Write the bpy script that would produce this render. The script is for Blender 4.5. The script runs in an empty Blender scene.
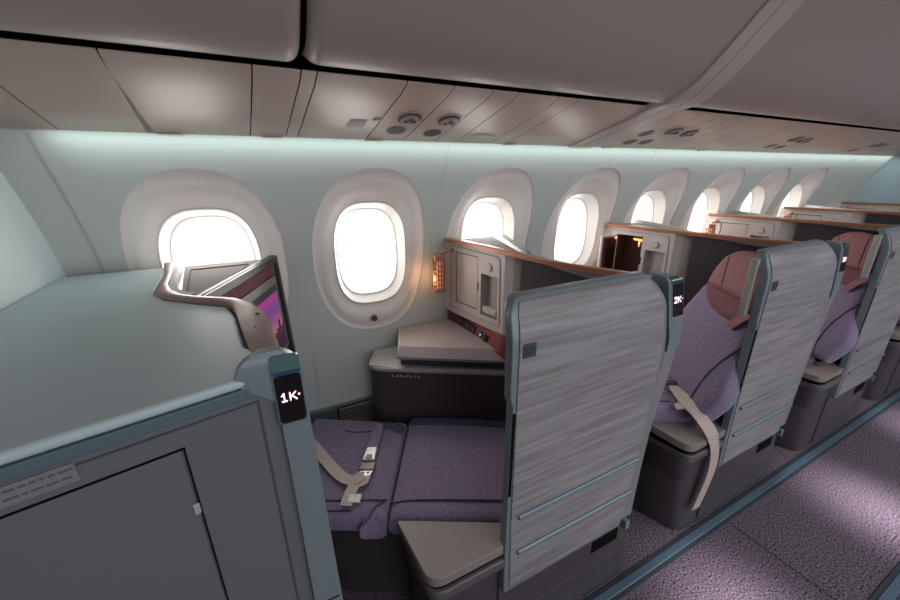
import bpy, bmesh, math, random
from mathutils import Vector, Matrix
random.seed(4)
C = bpy.context.scene.collection
SC = bpy.context.scene

# ------------------------------------------------------------------ camera, sky, lights, exposure
cam_d = bpy.data.cameras.new('camera'); cam = bpy.data.objects.new('camera', cam_d); C.objects.link(cam)
cam_d.sensor_width = 36; cam_d.lens = 36*371.186/900; cam_d.clip_start = .02
R = [(.8922, -.1528, .4249), (-.4515, -.2836, .846), (-.0087, -.9467, -.322)]
rt = Vector([r[0] for r in R]).normalized(); dn = Vector([r[1] for r in R]).normalized(); fw = rt.cross(dn).normalized()
M = Matrix.Identity(4)
for i in range(3):
    M[i][0] = rt[i]; M[i][1] = -dn[i]; M[i][2] = -fw[i]
M[0][3], M[1][3], M[2][3] = 0, 0, 1.5
cam.matrix_world = M
SC.camera = cam
SC.view_settings.view_transform = 'Standard'; SC.view_settings.look = 'None'
SC.view_settings.exposure = 0.1; SC.view_settings.gamma = 1; SC.view_settings.use_curve_mapping = False
try:
    SC.cycles.use_denoising = True; SC.cycles.denoiser = 'OPENIMAGEDENOISE'
    SC.cycles.max_bounces = 8; SC.cycles.diffuse_bounces = 5; SC.cycles.sample_clamp_indirect = 6
except Exception: pass

W = bpy.data.worlds.new('sky'); SC.world = W; W.use_nodes = True
nt = W.node_tree; nt.nodes.clear()
wo = nt.nodes.new('ShaderNodeOutputWorld'); bg = nt.nodes.new('ShaderNodeBackground')
tc = nt.nodes.new('ShaderNodeTexCoord'); mp = nt.nodes.new('ShaderNodeMapping'); mp.inputs['Scale'].default_value = (1.2, 1, 5)
nz = nt.nodes.new('ShaderNodeTexNoise'); nz.inputs['Scale'].default_value = 1.6; nz.inputs['Detail'].default_value = 4
rp = nt.nodes.new('ShaderNodeValToRGB')
rp.color_ramp.elements[0].position = .34; rp.color_ramp.elements[0].color = (.62, .64, .74, 1)
rp.color_ramp.elements[1].position = .47; rp.color_ramp.elements[1].color = (1, .93, .86, 1)
nt.links.new(tc.outputs['Generated'], mp.inputs['Vector']); nt.links.new(mp.outputs[0], nz.inputs['Vector'])
nt.links.new(nz.outputs['Fac'], rp.inputs['Fac']); nt.links.new(rp.outputs[0], bg.inputs['Color'])
bg.inputs['Strength'].default_value = 1.7
nt.links.new(bg.outputs[0], wo.inputs['Surface'])

def area(name, loc, rot, sx, sy, power, col, spread=180, portal=False):
    d = bpy.data.lights.new(name, 'AREA'); d.shape = 'RECTANGLE'; d.size = sx; d.size_y = sy; d.energy = power; d.color = col
    d.spread = math.radians(spread)
    if portal: d.cycles.is_portal = True
    o = bpy.data.objects.new(name, d); C.objects.link(o); o.location = loc; o.rotation_euler = rot
    return o
WX = [-.175] + [.42+.607*k for k in range(7)]
# daylight pouring in through each window (outside the pane, facing in)
for k, wx in enumerate(WX):
    area('window_daylight', (wx, 1.98, 1.24), (math.radians(-82), 0, 0), .6, .8, 9.5, (1, .95, .9), 140)
# cove strip washing the top of the side wall
area('cove_wash', (2.35, 1.345, 1.602), (math.radians(28), 0, 0), 5.6, .02, 4.6, (.80, 1, .95))
# aisle ceiling light, daylight from the other side of the cabin
area('aisle_ceiling_light', (2.6, -1.1, 2.2), (0, 0, 0), 5.5, .8, 50, (.86, .96, 1))
area('far_side_daylight', (2.2, -3.6, 1.25), (math.radians(90), 0, 0), 6.5, .6, 62, (.92, .97, 1))

# narrow lights added, with no known fixture, for bright bands across the aisle floor
for bx in (1.30, 2.37, 3.42):
    tgt = Vector((bx, .25, 0)); src_ = Vector((bx, -1.2, 2.15)); e_ = (tgt-src_).to_track_quat('-Z', 'Y').to_euler()
    area('added_band_light', tuple(src_), tuple(e_), .22, .3, 1.1, (1, .95, .97), 12)

# ------------------------------------------------------------------ materials
def lin(c):
    return tuple(((x/255)/12.92 if x/255 <= .04045 else ((x/255+.055)/1.055)**2.4) for x in c)
def mat(name, col, rough=.5, metal=0, spec=.5, coat=0, noise=None, bump=0, bscale=400, emit=None, es=0, stretch=None, sheen=0):
    """noise=(scale, second colour, detail); stretch = object-space scale"""
    m = bpy.data.materials.new(name); m.use_nodes = True
    t = m.node_tree; b = t.nodes['Principled BSDF']
    b.inputs['Base Color'].default_value = (*lin(col), 1); b.inputs['Roughness'].default_value = rough
    b.inputs['Metallic'].default_value = metal; b.inputs['Specular IOR Level'].default_value = spec
    b.inputs['Coat Weight'].default_value = coat; b.inputs['Coat Roughness'].default_value = .15
    if sheen: b.inputs['Sheen Weight'].default_value = sheen; b.inputs['Sheen Roughness'].default_value = .4
    g = t.nodes.new('ShaderNodeNewGeometry')
    if noise:
        mpn = t.nodes.new('ShaderNodeMapping'); mpn.inputs['Scale'].default_value = stretch or (1, 1, 1)
        n = t.nodes.new('ShaderNodeTexNoise'); n.inputs['Scale'].default_value = noise[0]; n.inputs['Detail'].default_value = noise[2]
        r = t.nodes.new('ShaderNodeValToRGB'); r.color_ramp.elements[0].color = (*lin(col), 1); r.color_ramp.elements[1].color = (*lin(noise[1]), 1)
        r.color_ramp.elements[0].position = .36; r.color_ramp.elements[1].position = .64
        t.links.new(g.outputs['Position'], mpn.inputs['Vector']); t.links.new(mpn.outputs[0], n.inputs['Vector'])
        t.links.new(n.outputs['Fac'], r.inputs['Fac']); t.links.new(r.outputs[0], b.inputs['Base Color'])
    if bump:
        n2 = t.nodes.new('ShaderNodeTexNoise'); n2.inputs['Scale'].default_value = bscale; n2.inputs['Detail'].default_value = 2
        bp = t.nodes.new('ShaderNodeBump'); bp.inputs['Strength'].default_value = bump; bp.inputs['Distance'].default_value = .002
        t.links.new(g.outputs['Position'], n2.inputs['Vector']); t.links.new(n2.outputs['Fac'], bp.inputs['Height']); t.links.new(bp.outputs[0], b.inputs['Normal'])
    if emit:
        b.inputs['Emission Color'].default_value = (*lin(emit), 1); b.inputs['Emission Strength'].default_value = es
    return m
MW = mat('sidewall_panel', (187, 188, 186), .55)
MSUR = mat('window_surround_plastic', (224, 214, 210), .5)
MREV = mat('window_reveal', (206, 202, 198), .45)
MBIN = mat('bin_plastic', (166, 150, 145), .42, bump=.08, bscale=600)
MPSU = mat('service_panel_plastic', (190, 168, 156), .38)
MBLK = mat('black_gap', (12, 11, 11), .9, spec=.1)
MDRK = mat('dark_grille', (74, 64, 60), .5)
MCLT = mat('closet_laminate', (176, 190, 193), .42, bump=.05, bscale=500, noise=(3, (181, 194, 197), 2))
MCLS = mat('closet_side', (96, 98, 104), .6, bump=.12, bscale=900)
MCOP = mat('copper_trim', (176, 118, 92), .35, metal=.25)
MCOPF = mat('copper_beige_trim', (150, 122, 114), .42, metal=.2)
MLAM = mat('wood_grain_laminate', (126, 119, 122), .42, noise=(1, (152, 146, 149), 6), stretch=(4, 4, 85))
MFRM = mat('blue_grey_frame', (122, 132, 137), .38, metal=.15)
MFRL = mat('light_grey_frame', (172, 168, 164), .42, metal=.1)
MSTR = mat('strip_metal', (118, 134, 141), .4, metal=.3)
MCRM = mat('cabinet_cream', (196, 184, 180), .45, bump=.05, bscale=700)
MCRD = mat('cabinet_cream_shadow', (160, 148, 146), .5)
MPRT = mat('charcoal_partition', (58, 50, 52), .8, bump=.3, bscale=900)
MRED = mat('maroon_leather', (120, 46, 50), .55, bump=.1)
MDSK = mat('mauve_desk_top', (166, 152, 152), .42, noise=(900, (150, 137, 138), 1))
MRIM = mat('desk_rim', (176, 168, 166), .35)
MPUR = mat('plum_console', (74, 62, 70), .6, bump=.15, bscale=800)
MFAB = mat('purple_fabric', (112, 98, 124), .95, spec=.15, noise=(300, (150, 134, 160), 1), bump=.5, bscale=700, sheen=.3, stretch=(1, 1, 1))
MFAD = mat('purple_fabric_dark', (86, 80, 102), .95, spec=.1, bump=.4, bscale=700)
MPIP = mat('dark_piping', (52, 42, 58), .8)
MLEA = mat('mauve_leather', (138, 88, 94), .65, spec=.25, bump=.1, bscale=300)
MLED = mat('maroon_leather_dark', (114, 70, 76), .7, spec=.2)
MCAP = mat('taupe_armrest_leather', (136, 124, 120), .5, bump=.1, bscale=400)
MBAS = mat('seat_base_charcoal', (74, 66, 72), .5, bump=.1, bscale=900)
MBS2 = mat('seat_base_rim', (92, 86, 90), .4)
MBLT = mat('belt_webbing', (202, 182, 174), .6, noise=(260, (176, 156, 148), 1))
MBLE = mat('belt_end_tag', (222, 220, 216), .6)
MCHR = mat('buckle_chrome', (176, 176, 178), .38, metal=.8)
MCHD = mat('buckle_dark', (92, 82, 78), .35, metal=.6)
MCAR = mat('aisle_carpet', (36, 28, 38), .98, spec=.05, noise=(150, (160, 142, 158), 4))
MRAIL = mat('seat_track_cover', (112, 134, 152), .32, metal=.5)
MRAID = mat('seat_track_edge', (58, 66, 74), .5)
MBLU = mat('blue_bulkhead', (168, 188, 196), .6, noise=(2, (176, 194, 200), 3))
MBLK2 = mat('gloss_black', (10, 10, 12), .15, coat=.5)
MTEAL = mat('teal_gloss', (36, 66, 70), .2, coat=.4)
MSCF = mat('screen_bezel', (62, 56, 56), .4)
MSHF = mat('screen_shelf', (140, 132, 130), .8, spec=.1)
MPNK = mat('seat_number_light', (255, 225, 235), .5, emit=(255, 200, 224), es=1.35)
MBLIT = mat('blue_indicator', (60, 160, 220), .5, emit=(70, 190, 255), es=1.2)
MLMP = mat('lamp_diffuser', (230, 180, 150), .5, emit=(255, 176, 130), es=.55)
MLMC = mat('lamp_copper', (186, 132, 116), .35, metal=.5)
MDBR = mat('cabinet_interior_brown', (74, 44, 34), .5)
MMIR = mat('vanity_mirror', (110, 80, 76), .12, metal=.9)
MWHT = mat('icon_white', (214, 206, 204), .5)
MGRY = mat('label_grey', (150, 140, 140), .6)
MPLT = mat('logo_plate', (56, 68, 78), .4)
MGLASS = mat('window_pane', (255, 255, 255), .05)
t = MGLASS.node_tree; t.nodes.clear(); o_ = t.nodes.new('ShaderNodeOutputMaterial'); mx = t.nodes.new('ShaderNodeMixShader')
tr = t.nodes.new('ShaderNodeBsdfTransparent'); gl = t.nodes.new('ShaderNodeBsdfGlossy'); gl.inputs['Roughness'].default_value = .05
mx.inputs[0].default_value = .05; t.links.new(tr.outputs[0], mx.inputs[1]); t.links.new(gl.outputs[0], mx.inputs[2]); t.links.new(mx.outputs[0], o_.inputs[0])
# sunset screen picture (procedural)
MSCR = bpy.data.materials.new('sunset_screen'); MSCR.use_nodes = True
t = MSCR.node_tree; b = t.nodes['Principled BSDF']; g = t.nodes.new('ShaderNodeNewGeometry'); sx = t.nodes.new('ShaderNodeSeparateXYZ')
mr = t.nodes.new('ShaderNodeMapRange'); mr.inputs['From Min'].default_value = .84; mr.inputs['From Max'].default_value = 1.08
cr = t.nodes.new('ShaderNodeValToRGB'); e = cr.color_ramp.elements
e[0].position = 0; e[0].color = (*lin((40, 22, 40)), 1); e[1].position = 1; e[1].color = (*lin((190, 50, 150)), 1)
for p_, c_ in ((.22, (70, 36, 52)), (.3, (190, 110, 110)), (.5, (186, 100, 130)), (.75, (120, 70, 150))):
    q = e.new(p_); q.color = (*lin(c_), 1)
t.links.new(g.outputs['Position'], sx.inputs[0]); t.links.new(sx.outputs['Z'], mr.inputs['Value']); t.links.new(mr.outputs[0], cr.inputs[0])
t.links.new(cr.outputs[0], b.inputs['Emission Color']); b.inputs['Emission Strength'].default_value = .55; b.inputs['Base Color'].default_value = (.01, .01, .01, 1); b.inputs['Roughness'].default_value = .15
# carpet ribs
t = MCAR.node_tree; g = [n for n in t.nodes if n.bl_idname == 'ShaderNodeNewGeometry'][0]
wv = t.nodes.new('ShaderNodeTexWave'); wv.inputs['Scale'].default_value = 60; wv.bands_direction = 'Y'; wv.inputs['Distortion'].default_value = 1.2
mxx = t.nodes.new('ShaderNodeMix'); mxx.data_type = 'RGBA'; mxx.blend_type = 'MULTIPLY'; mxx.inputs[0].default_value = .45
b = t.nodes['Principled BSDF']; src = b.inputs['Base Color'].links[0].from_socket
t.links.new(g.outputs['Position'], wv.inputs['Vector']); t.links.new(src, mxx.inputs[6]); t.links.new(wv.outputs['Color'], mxx.inputs[7]); t.links.new(mxx.outputs[2], b.inputs['Base Color'])

# ------------------------------------------------------------------ helpers
class MB:
    def __init__(s): s.v = []; s.f = []
    def add(s, vs, fs):
        n = len(s.v); s.v += [tuple(v) for v in vs]; s.f += [tuple(i+n for i in f) for f in fs]; return s
    def prism(s, poly, z0, z1, top=None):
        """poly in plan; top = optional other polygon for the upper face"""
        n = len(poly); top = top or poly
        vs = [(x, y, z0) for x, y in poly]+[(x, y, z1) for x, y in top]
        return s.add(vs, [tuple(range(n))[::-1], tuple(range(n, 2*n))]+[(i, (i+1) % n, n+(i+1) % n, n+i) for i in range(n)])
    def extr(s, poly3, d):
        n = len(poly3); vs = [Vector(p) for p in poly3]; vs = vs+[p+Vector(d) for p in vs]
        return s.add(vs, [tuple(range(n)), tuple(range(n, 2*n))[::-1]]+[(i, n+i, n+(i+1) % n, (i+1) % n) for i in range(n)])
    def box(s, a, b, M=None):
        vs = [(x, y, z) for z in (a[2], b[2]) for y in (a[1], b[1]) for x in (a[0], b[0])]
        if M: vs = [M(*v) for v in vs]
        return s.add(vs, [(0, 2, 3, 1), (4, 5, 7, 6), (0, 1, 5, 4), (2, 6, 7, 3), (0, 4, 6, 2), (1, 3, 7, 5)])
    def grid(s, rows, close=False):
        m = len(rows[0]); vs = [p for r in rows for p in r]; fs = []
        for i in range(len(rows)-1):
            for j in range(m-1 if not close else m):
                k = (j+1) % m; fs.append((i*m+j, i*m+k, (i+1)*m+k, (i+1)*m+j))
        return s.add(vs, fs)
    def tube(s, path, r, n=8, cap=True):
        path = [Vector(p) for p in path]; rs = r if isinstance(r, (list, tuple)) else [r]*len(path); rings = []
        up = Vector((0, 0, 1))
        for i, p in enumerate(path):
            d = (path[min(i+1, len(path)-1)]-path[max(i-1, 0)]).normalized()
            u = up if abs(d.dot(up)) < .95 else Vector((1, 0, 0))
            a = d.cross(u).normalized(); b = d.cross(a).normalized()
            rings.append([p+(a*math.cos(2*math.pi*k/n)+b*math.sin(2*math.pi*k/n))*rs[i] for k in range(n)])
        n0 = len(s.v); s.grid(rings, close=True)
        if cap: s.f += [tuple(n0+k for k in range(n)), tuple(n0+(len(path)-1)*n+k for k in range(n))[::-1]]
        return s
    def disc(s, c, nrm, r, th, n=24, rx=None):
        c = Vector(c); nrm = Vector(nrm).normalized(); a = nrm.cross(Vector((0, 0, 1)) if abs(nrm.z) < .9 else Vector((1, 0, 0))).normalized(); b = nrm.cross(a)
        ring = [c+a*math.cos(2*math.pi*k/n)*(rx or r)+b*math.sin(2*math.pi*k/n)*r for k in range(n)]
        return s.extr(ring, nrm*th)
    def ribbon(s, pts, wid, th=.0022):
        """pts: list of (centre, width direction)"""
        rows = []
        for i, (c, w) in enumerate(pts):
            c = Vector(c); w = Vector(w).normalized()
            d = (Vector(pts[min(i+1, len(pts)-1)][0])-Vector(pts[max(i-1, 0)][0])).normalized(); nn = w.cross(d).normalized()
            if nn.z < 0 and abs(nn.z) > .2: nn = -nn
            rows.append([c+w*wid/2+nn*th, c-w*wid/2+nn*th, c-w*wid/2, c+w*wid/2])
        n0 = len(s.v); s.grid(rows, close=True); s.f += [(n0, n0+1, n0+2, n0+3), tuple(n0+(len(rows)-1)*4+k for k in range(4))]
        return s
    def build(s, name, m, parent=None, bev=0, smooth=True, seg=3, label=None, ang=35):
        me = bpy.data.meshes.new(name)
        L = Vector(parent['_o']) if parent is not None and '_o' in parent else Vector((0, 0, 0))
        own = None
        if parent is None:
            xs = [v[0] for v in s.v]; ys = [v[1] for v in s.v]; zs = [v[2] for v in s.v]
            L = own = Vector(((min(xs)+max(xs))/2, (min(ys)+max(ys))/2, min(zs)))
        me.from_pydata([tuple(Vector(v)-L) for v in s.v], [], s.f); me.update()
        bm = bmesh.new(); bm.from_mesh(me); bmesh.ops.recalc_face_normals(bm, faces=bm.faces); bm.to_mesh(me); bm.free()
        me.materials.append(m)
        if smooth:
            for p in me.polygons: p.use_smooth = True
            me.set_sharp_from_angle(angle=math.radians(ang))
        o = bpy.data.objects.new(name, me); C.objects.link(o)
        if own is not None: o.location = own
        if parent is not None:
            o.parent = parent; o['_o'] = tuple(L)
        if bev:
            b = o.modifiers.new('bevel', 'BEVEL'); b.width = bev; b.segments = seg; b.limit_method = 'ANGLE'; b.angle_limit = math.radians(40); b.harden_normals = smooth
        if label: o['label'] = label
        return o
def thing(name, label, cat, loc=(0, 0, 0), group=None):
    o = bpy.data.objects.new(name, None); C.objects.link(o); o.location = loc; o['_o'] = tuple(loc); o['label'] = label; o['category'] = cat
    o.empty_display_size = .1
    if group: o['group'] = group
    return o
def tag(o, label, cat, group=None):
    o['label'] = label; o['category'] = cat
    if group: o['group'] = group
    return o
def struct(o): o['kind'] = 'structure'; return o
def dup(root, dx, label=None, skip=()):
    def cp(o, par):
        c = o.copy(); C.objects.link(c)
        if par is not None: c.parent = par
        for ch in o.children:
            if ch.name.split('.')[0] not in skip: cp(ch, c)
        return c
    r = cp(root, None); r.location = root.location+Vector((dx, 0, 0))
    if label: r['label'] = label
    return r
GL = {'1': [[(.12, .74), (.38, 1), (.38, 0)], [(.12, 0), (.64, 0)]], 'K': [[(.1, 0), (.1, 1)], [(.75, 1), (.14, .45)], [(.3, .58), (.8, 0)]],
      '2': [[(.08, .78), (.2, .95), (.42, 1), (.62, .92), (.66, .72), (.55, .5), (.08, 0), (.7, 0)]], '3': [[(.08, .9), (.35, 1), (.6, .9), (.62, .68), (.5, .55), (.3, .53)], [(.5, .55), (.68, .4), (.64, .12), (.38, 0), (.08, .08)]],
      '4': [[(.55, 0), (.55, 1), (.05, .3), (.75, .3)]], '5': [[(.65, 1), (.15, 1), (.12, .58), (.4, .64), (.66, .5), (.66, .18), (.42, 0), (.08, .08)]]}
def text(body, loc, size, m, parent, lean=0, name='seat_number'):
    a = MB(); x = 0; r_ = size*.085
    tot = len(body)*.95-.15
    for ch in body:
        for st in GL[ch]:
            for (xa, za), (xb, zb_) in zip(st, st[1:]):
                p = Vector((xa, 0, za)); q = Vector((xb, 0, zb_)); d = (q-p).normalized(); w_ = Vector((-d.z, 0, d.x))*.085
                p = p-d*.07; q = q+d*.07
                a.extr([Vector(loc)+Vector((v_.x+x-tot/2+lean*(.5-v_.z), 0, v_.z-.5))*size for v_ in (p-w_, p+w_, q+w_, q-w_)], (0, .0006, 0))
        x += .95
    return a.build(name, m, parent, smooth=False)
def lerp(a, b, t): return a+(b-a)*t
def interp(tab, x):
    if x <= tab[0][0]: return tab[0][1]
    for (a, b), (c, d) in zip(tab, tab[1:]):
        if x <= c: return b+(d-b)*(x-a)/(c-a)
    return tab[-1][1]
P = 1.07

# ------------------------------------------------------------------ setting: side wall with window holes
WP = [(0, 1.50), (.2, 1.57), (.45, 1.605), (.8, 1.62), (1.0, 1.618), (1.1, 1.61), (1.19, 1.597), (1.26, 1.574), (1.33, 1.545), (1.44, 1.492), (1.53, 1.435), (1.60, 1.392), (1.64, 1.37), (1.72, 1.33)]
def wallY(z):   # smooth the profile a little
    return (interp(WP, z-.03)+interp(WP, z)*2+interp(WP, z+.03))/4
ZW0, ZW1 = .52, 1.70
def sup(a, hw, hh, p):
    c, s_ = math.cos(a), math.sin(a)
    return hw*math.copysign(abs(c)**(2/p), c), hh*math.copysign(abs(s_)**(2/p), s_)
SURC = 1.165; NA = 72
def ring_out(cx, hw, hh, p, zc, off=0):
    return [(cx+sup(2*math.pi*k/NA, hw, hh, p)[0], zc+sup(2*math.pi*k/NA, hw, hh, p)[1]) for k in range(NA)]
wall = MB()
bounds = [-.60]+[(WX[k]+WX[k+1])/2 for k in range(7)]+[WX[7]+.31]
def rect_pt(cx, cz, x0, x1, z0, z1, dx, dz):
    tx = (x1-cx)/dx if dx > 1e-9 else ((x0-cx)/dx if dx < -1e-9 else 1e9)
    tz = (z1-cz)/dz if dz > 1e-9 else ((z0-cz)/dz if dz < -1e-9 else 1e9)
    tt = min(tx, tz); return cx+dx*tt, cz+dz*tt
for k, cx in enumerate(WX):
    x0, x1 = bounds[k]-.002, bounds[k+1]+.002
    hole = ring_out(cx, .247, .357, 2.35, SURC)
    angs = [math.atan2(z-SURC, x-cx) for x, z in hole]
    outer = [rect_pt(cx, SURC, x0, x1, ZW0, ZW1, math.cos(a), math.sin(a)) for a in angs]
    for cxx, czz in ((x0, ZW0), (x0, ZW1), (x1, ZW0), (x1, ZW1)):   # snap the nearest ring point to each corner
        ia = math.atan2(czz-SURC, cxx-cx); j = min(range(NA), key=lambda i: abs(math.atan2(math.sin(angs[i]-ia), math.cos(angs[i]-ia))))
        outer[j] = (cxx, czz)
    rows = []
    for i in range(13):
        s_ = i/12; rows.append([(lerp(h[0], o[0], s_), wallY(lerp(h[1], o[1], s_)), lerp(h[1], o[1], s_)) for h, o in zip(hole, outer)])
    wall.grid(rows, close=True)
zs = [0, .1, .2, .3, .4, .47, .525]
wall.grid([[(x, wallY(z), z) for x in (-.6, 6.0)] for z in zs])
zs = [ZW0+(ZW1-ZW0)*i/40 for i in range(41)]
wall.grid([[(x, wallY(z), z) for x in (bounds[-1], 6.0)] for z in zs])
struct(wall.build('wall_right', MW, ang=60))
for i, bx in enumerate(bounds):
    a = MB(); a.grid([[(bx-.012, wallY(z)+.003, z), (bx+.012, wallY(z)+.003, z)] for z in [.50+j*.03 for j in range(41)]]); struct(a.build('trim_%d' % (30+i), MW))  # unseen backing strips added behind the wall joints to block daylight leaks
a = MB(); a.grid([[(x, wallY(z)+.003, z) for x in (-.6, 6.0)] for z in (.50, .54)]); struct(a.build('trim_40', MW))  # unseen strip along the lower joint, also added against daylight leaks
for k, cx in enumerate(WX):
    w = thing('window_%d' % (k+1), 'cabin window', 'window', (cx, 1.6, .8)); del w['label']; del w['category']; struct(w)
    a = MB(); rows = []
    outer = ring_out(cx, .25, .36, 2.35, SURC); inner = ring_out(cx, .162, .232, 2.9, 1.163)
    for i in range(11):
        s_ = i/10; row = []
        for o, n_ in zip(outer, inner):
            x, z = lerp(o[0], n_[0], s_), lerp(o[1], n_[1], s_)
            yo = wallY(o[1])+.010; yi = 1.605+(n_[1]-1.16)*(-.10)
            row.append((x, lerp(yo, yi, s_)+.012*math.sin(math.pi*s_)**2*-1, z))
        rows.append(row)
    rows.insert(0, [(cx+.0+(x-cx)*1.02, wallY(z)+.0012, SURC+(z-SURC)*1.012) for x, z in outer])
    a.grid(rows, close=True); a.build('window_surround', MSUR, w, ang=50)
    a = MB(); r2 = []
    for i, (f_, dy) in enumerate(((1, 0), (.985, -.004), (.965, -.004), (.95, .004), (.93, .012), (.865, .045), (.85, .05), (.83, .05))):
        r2.append([(cx+(x-cx)*f_, 1.605+(z-1.16)*(-.10)*(1-i/7)+dy+.012*(i/7), 1.163+(z-1.163)*f_) for x, z in inner])
    a.grid(r2, close=True); a.build('window_frame', MREV, w, ang=30)
    a = MB(); ring = [(cx+(x-cx)*.86, 1.668, 1.163+(z-1.163)*.86) for x, z in inner]; a.extr(ring, (0, .006, 0)); a.build('window_pane', MGLASS, w)
    a = MB(); a.disc((cx-.01, wallY(.865)-.006, .862), (0, -1, 0), .017, .006); b_ = a.build('dimmer_button_rim', MCHR, w)
    a = MB(); a.disc((cx-.01, wallY(.865)-.012, .862), (0, -1, 0), .0135, .002); a.build('dimmer_button', MDRK, b_)
# seams between side wall panels
for k, sx_ in enumerate((-.489, .705, 1.93, 3.14, 4.36, 4.70, 4.97)):
    a = MB(); zz = [.5+i*.0395 for i in range(29)]
    a.grid([[(sx_-.004, wallY(z)+.004, z), (sx_-.004, wallY(z)-.0015, z), (sx_+.004, wallY(z)-.0015, z), (sx_+.004, wallY(z)+.004, z)] for z in zz])
    struct(a.build('trim_%d' % (k+1), MW if k else MFRL))
# dado and vent low on the wall
a = MB(); a.grid([[(x, wallY(z)-.012 if 0 < i < 4 else wallY(z)+.002, z) for x in (-.1, 5.2)] for i, z in enumerate((.05, .06, .3, .455, .462))])
struct(a.build('trim_8', mat('dado_grey', (96, 104, 108), .6)))
v = thing('air_vent_grille', 'dark louvred air return grille low on the wall beside the flat bed', 'vent', (.29, 1.59, .30))
a = MB(); 
a.box((.19, 1.583, .31), (.46, 1.60, .455)); a.build('grille_frame', MPRT, v, bev=.004)
for i in range(9):
    z = .325+i*.0145; a = MB(); a.box((.20, 1.575, z), (.45, 1.584, z+.005)); a.build('louvre', MGRY, v)

# floor, aisle, far side
a = MB(); a.box((-3, -4, -.02), (9, 1.6, 0)); struct(a.build('floor', MCAR))
for i, sx_ in enumerate((1.68, 3.9)):
    a = MB(); a.box((sx_-.003, .16, -.001), (sx_+.003, .57, .0012)); struct(a.build('trim_%d' % (9+i), MPIP))
def rail(y, label):
    t_ = thing('seat_track_cover', label, 'floor rail', (2.5, y, 0))
    a = MB(); a.box((-.6, y-.030, 0), (5.2, y+.030, .006)); a.build('rail_edge', MRAID, t_, bev=.002)
    a = MB(); a.box((-.6, y-.014, .006), (5.2, y+.014, .011)); a.build('rail_cap', MRAIL, t_, bev=.002)
rail(.593, 'blue grey metal floor strip running along the feet of the seats')
rail(.118, 'pale floor strip on the far side of the aisle, at the bottom right corner')
a = MB(); a.box((-3, -4.05, 0), (9, -4, 2.4)); struct(a.build('wall_left', MW))
a = MB(); a.box((-3, -4, 2.27), (9, 1.7, 2.3)); struct(a.build('ceiling', MBIN))
a = MB(); a.box((-3.05, -4, 0), (-3, 1.7, 2.3)); struct(a.build('wall_front', MW))
a = MB(); a.box((9, -4, 0), (9.05, 1.7, 2.3)); struct(a.build('wall_rear', MW))
# bulkheads
def bulk(x0, x1, y0, m, nm):
    a = MB(); pts = [(y0, 0)]+[(wallY(z)+.01, z) for z in (0, .3, .6, 1.0, 1.19, 1.33, 1.44, 1.53, 1.62)]+[(1.36, 1.66), (.98, 1.76), (.8, 1.95), (y0, 2.27)]
    a.extr([(x0, y, z) for y, z in pts], (x1-x0, 0, 0)); struct(a.build(nm, m))
bulk(-.62, -.583, .45, mat('front_bulkhead_panel', (216, 222, 224), .55), 'wall_front_bulkhead')
bulk(5.22, 5.26, .12, MBLU, 'wall_rear_bulkhead')

# ------------------------------------------------------------------ overhead: service panels and bins
PP = [(1.372, 1.628), (1.383, 1.618), (1.375, 1.614), (1.25, 1.646), (1.12, 1.683), (1.05, 1.701), (1.014, 1.7165), (1.004, 1.7205), (1.004, 1.7215)]
def psu_z(y): return interp([(a_, b_) for a_, b_ in sorted(PP[2:-1])], y)
a = MB(); a.box((-.6, .955, 1.756), (5.25, 1.40, 1.80)); struct(a.build('ceiling_service_channel', MBLK))
a = MB(); a.box((-.6, 1.34, 1.66), (5.25, 1.40, 1.775)); struct(a.build('trim_11', MBLK))
seams = [-.60, -.421, -.220, .036, .135, .170, .390, .525, .650, .738, .893, .973, 1.30, 1.45, 1.647, 1.768, 1.888, 1.984, 2.152, 2.471, 2.72, 2.86, 3.0, 3.13, 3.3, 3.62, 3.9, 4.06, 4.2, 4.35, 4.7, 5.2]
plabel = {3: 'narrow blank cream panel in the overhead strip, just under the split between two bins', 2: 'cream overhead panel with a soft bright patch above the first window', 1: 'wide cream overhead panel at the left, before the first window', 0: 'cream overhead panel cut by the left edge of the photo',
 5: 'cream overhead panel with a small placard and a round sensor', 6: 'cream overhead panel holding the first air nozzle', 7: 'cream overhead panel holding the second air nozzle', 9: 'cream overhead panel with a crescent shaped recess', 4: 'very thin cream filler strip beside the placard panel'}
nozz = {6: [(.473, 1.186), (.463, 1.279)], 7: [(.608, 1.183), (.596, 1.291)], 15: [(1.70, 1.19)], 14: [(1.59, 1.2)], }
def nozzle(par, x, y, kind, sc=1.0):
    n_ = Vector((0, -.27, -1)).normalized(); z = psu_z(y)
    c = Vector((x, y, z))
    def put(r, dz, th, m, nm, pr=None):
        a = MB(); a.disc(c+n_*dz, n_, r*sc, th, n=28); return a.build(nm, m, pr or par)
    if kind == 'air':
        put(.044, -.004, .006, MPSU, 'nozzle_ring'); put(.037, 0.002, .003, MDRK, 'nozzle_recess')
        b_ = put(.030, .003, .006, MCRD, 'nozzle_ball')
        for k in range(3):
            an = k*2.09+.4; a = MB(); cc = c+n_*.009+Vector((math.cos(an)*.014*sc, math.sin(an)*.014*sc, 0)); a.disc(cc, n_, .008*sc, .004); a.build('nozzle_vane', MDRK, b_)
    else:
        put(.036, -.004, .005, MCRD, 'reading_light_rim'); put(.030, 0, .002, MDRK, 'reading_light_lens')
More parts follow.
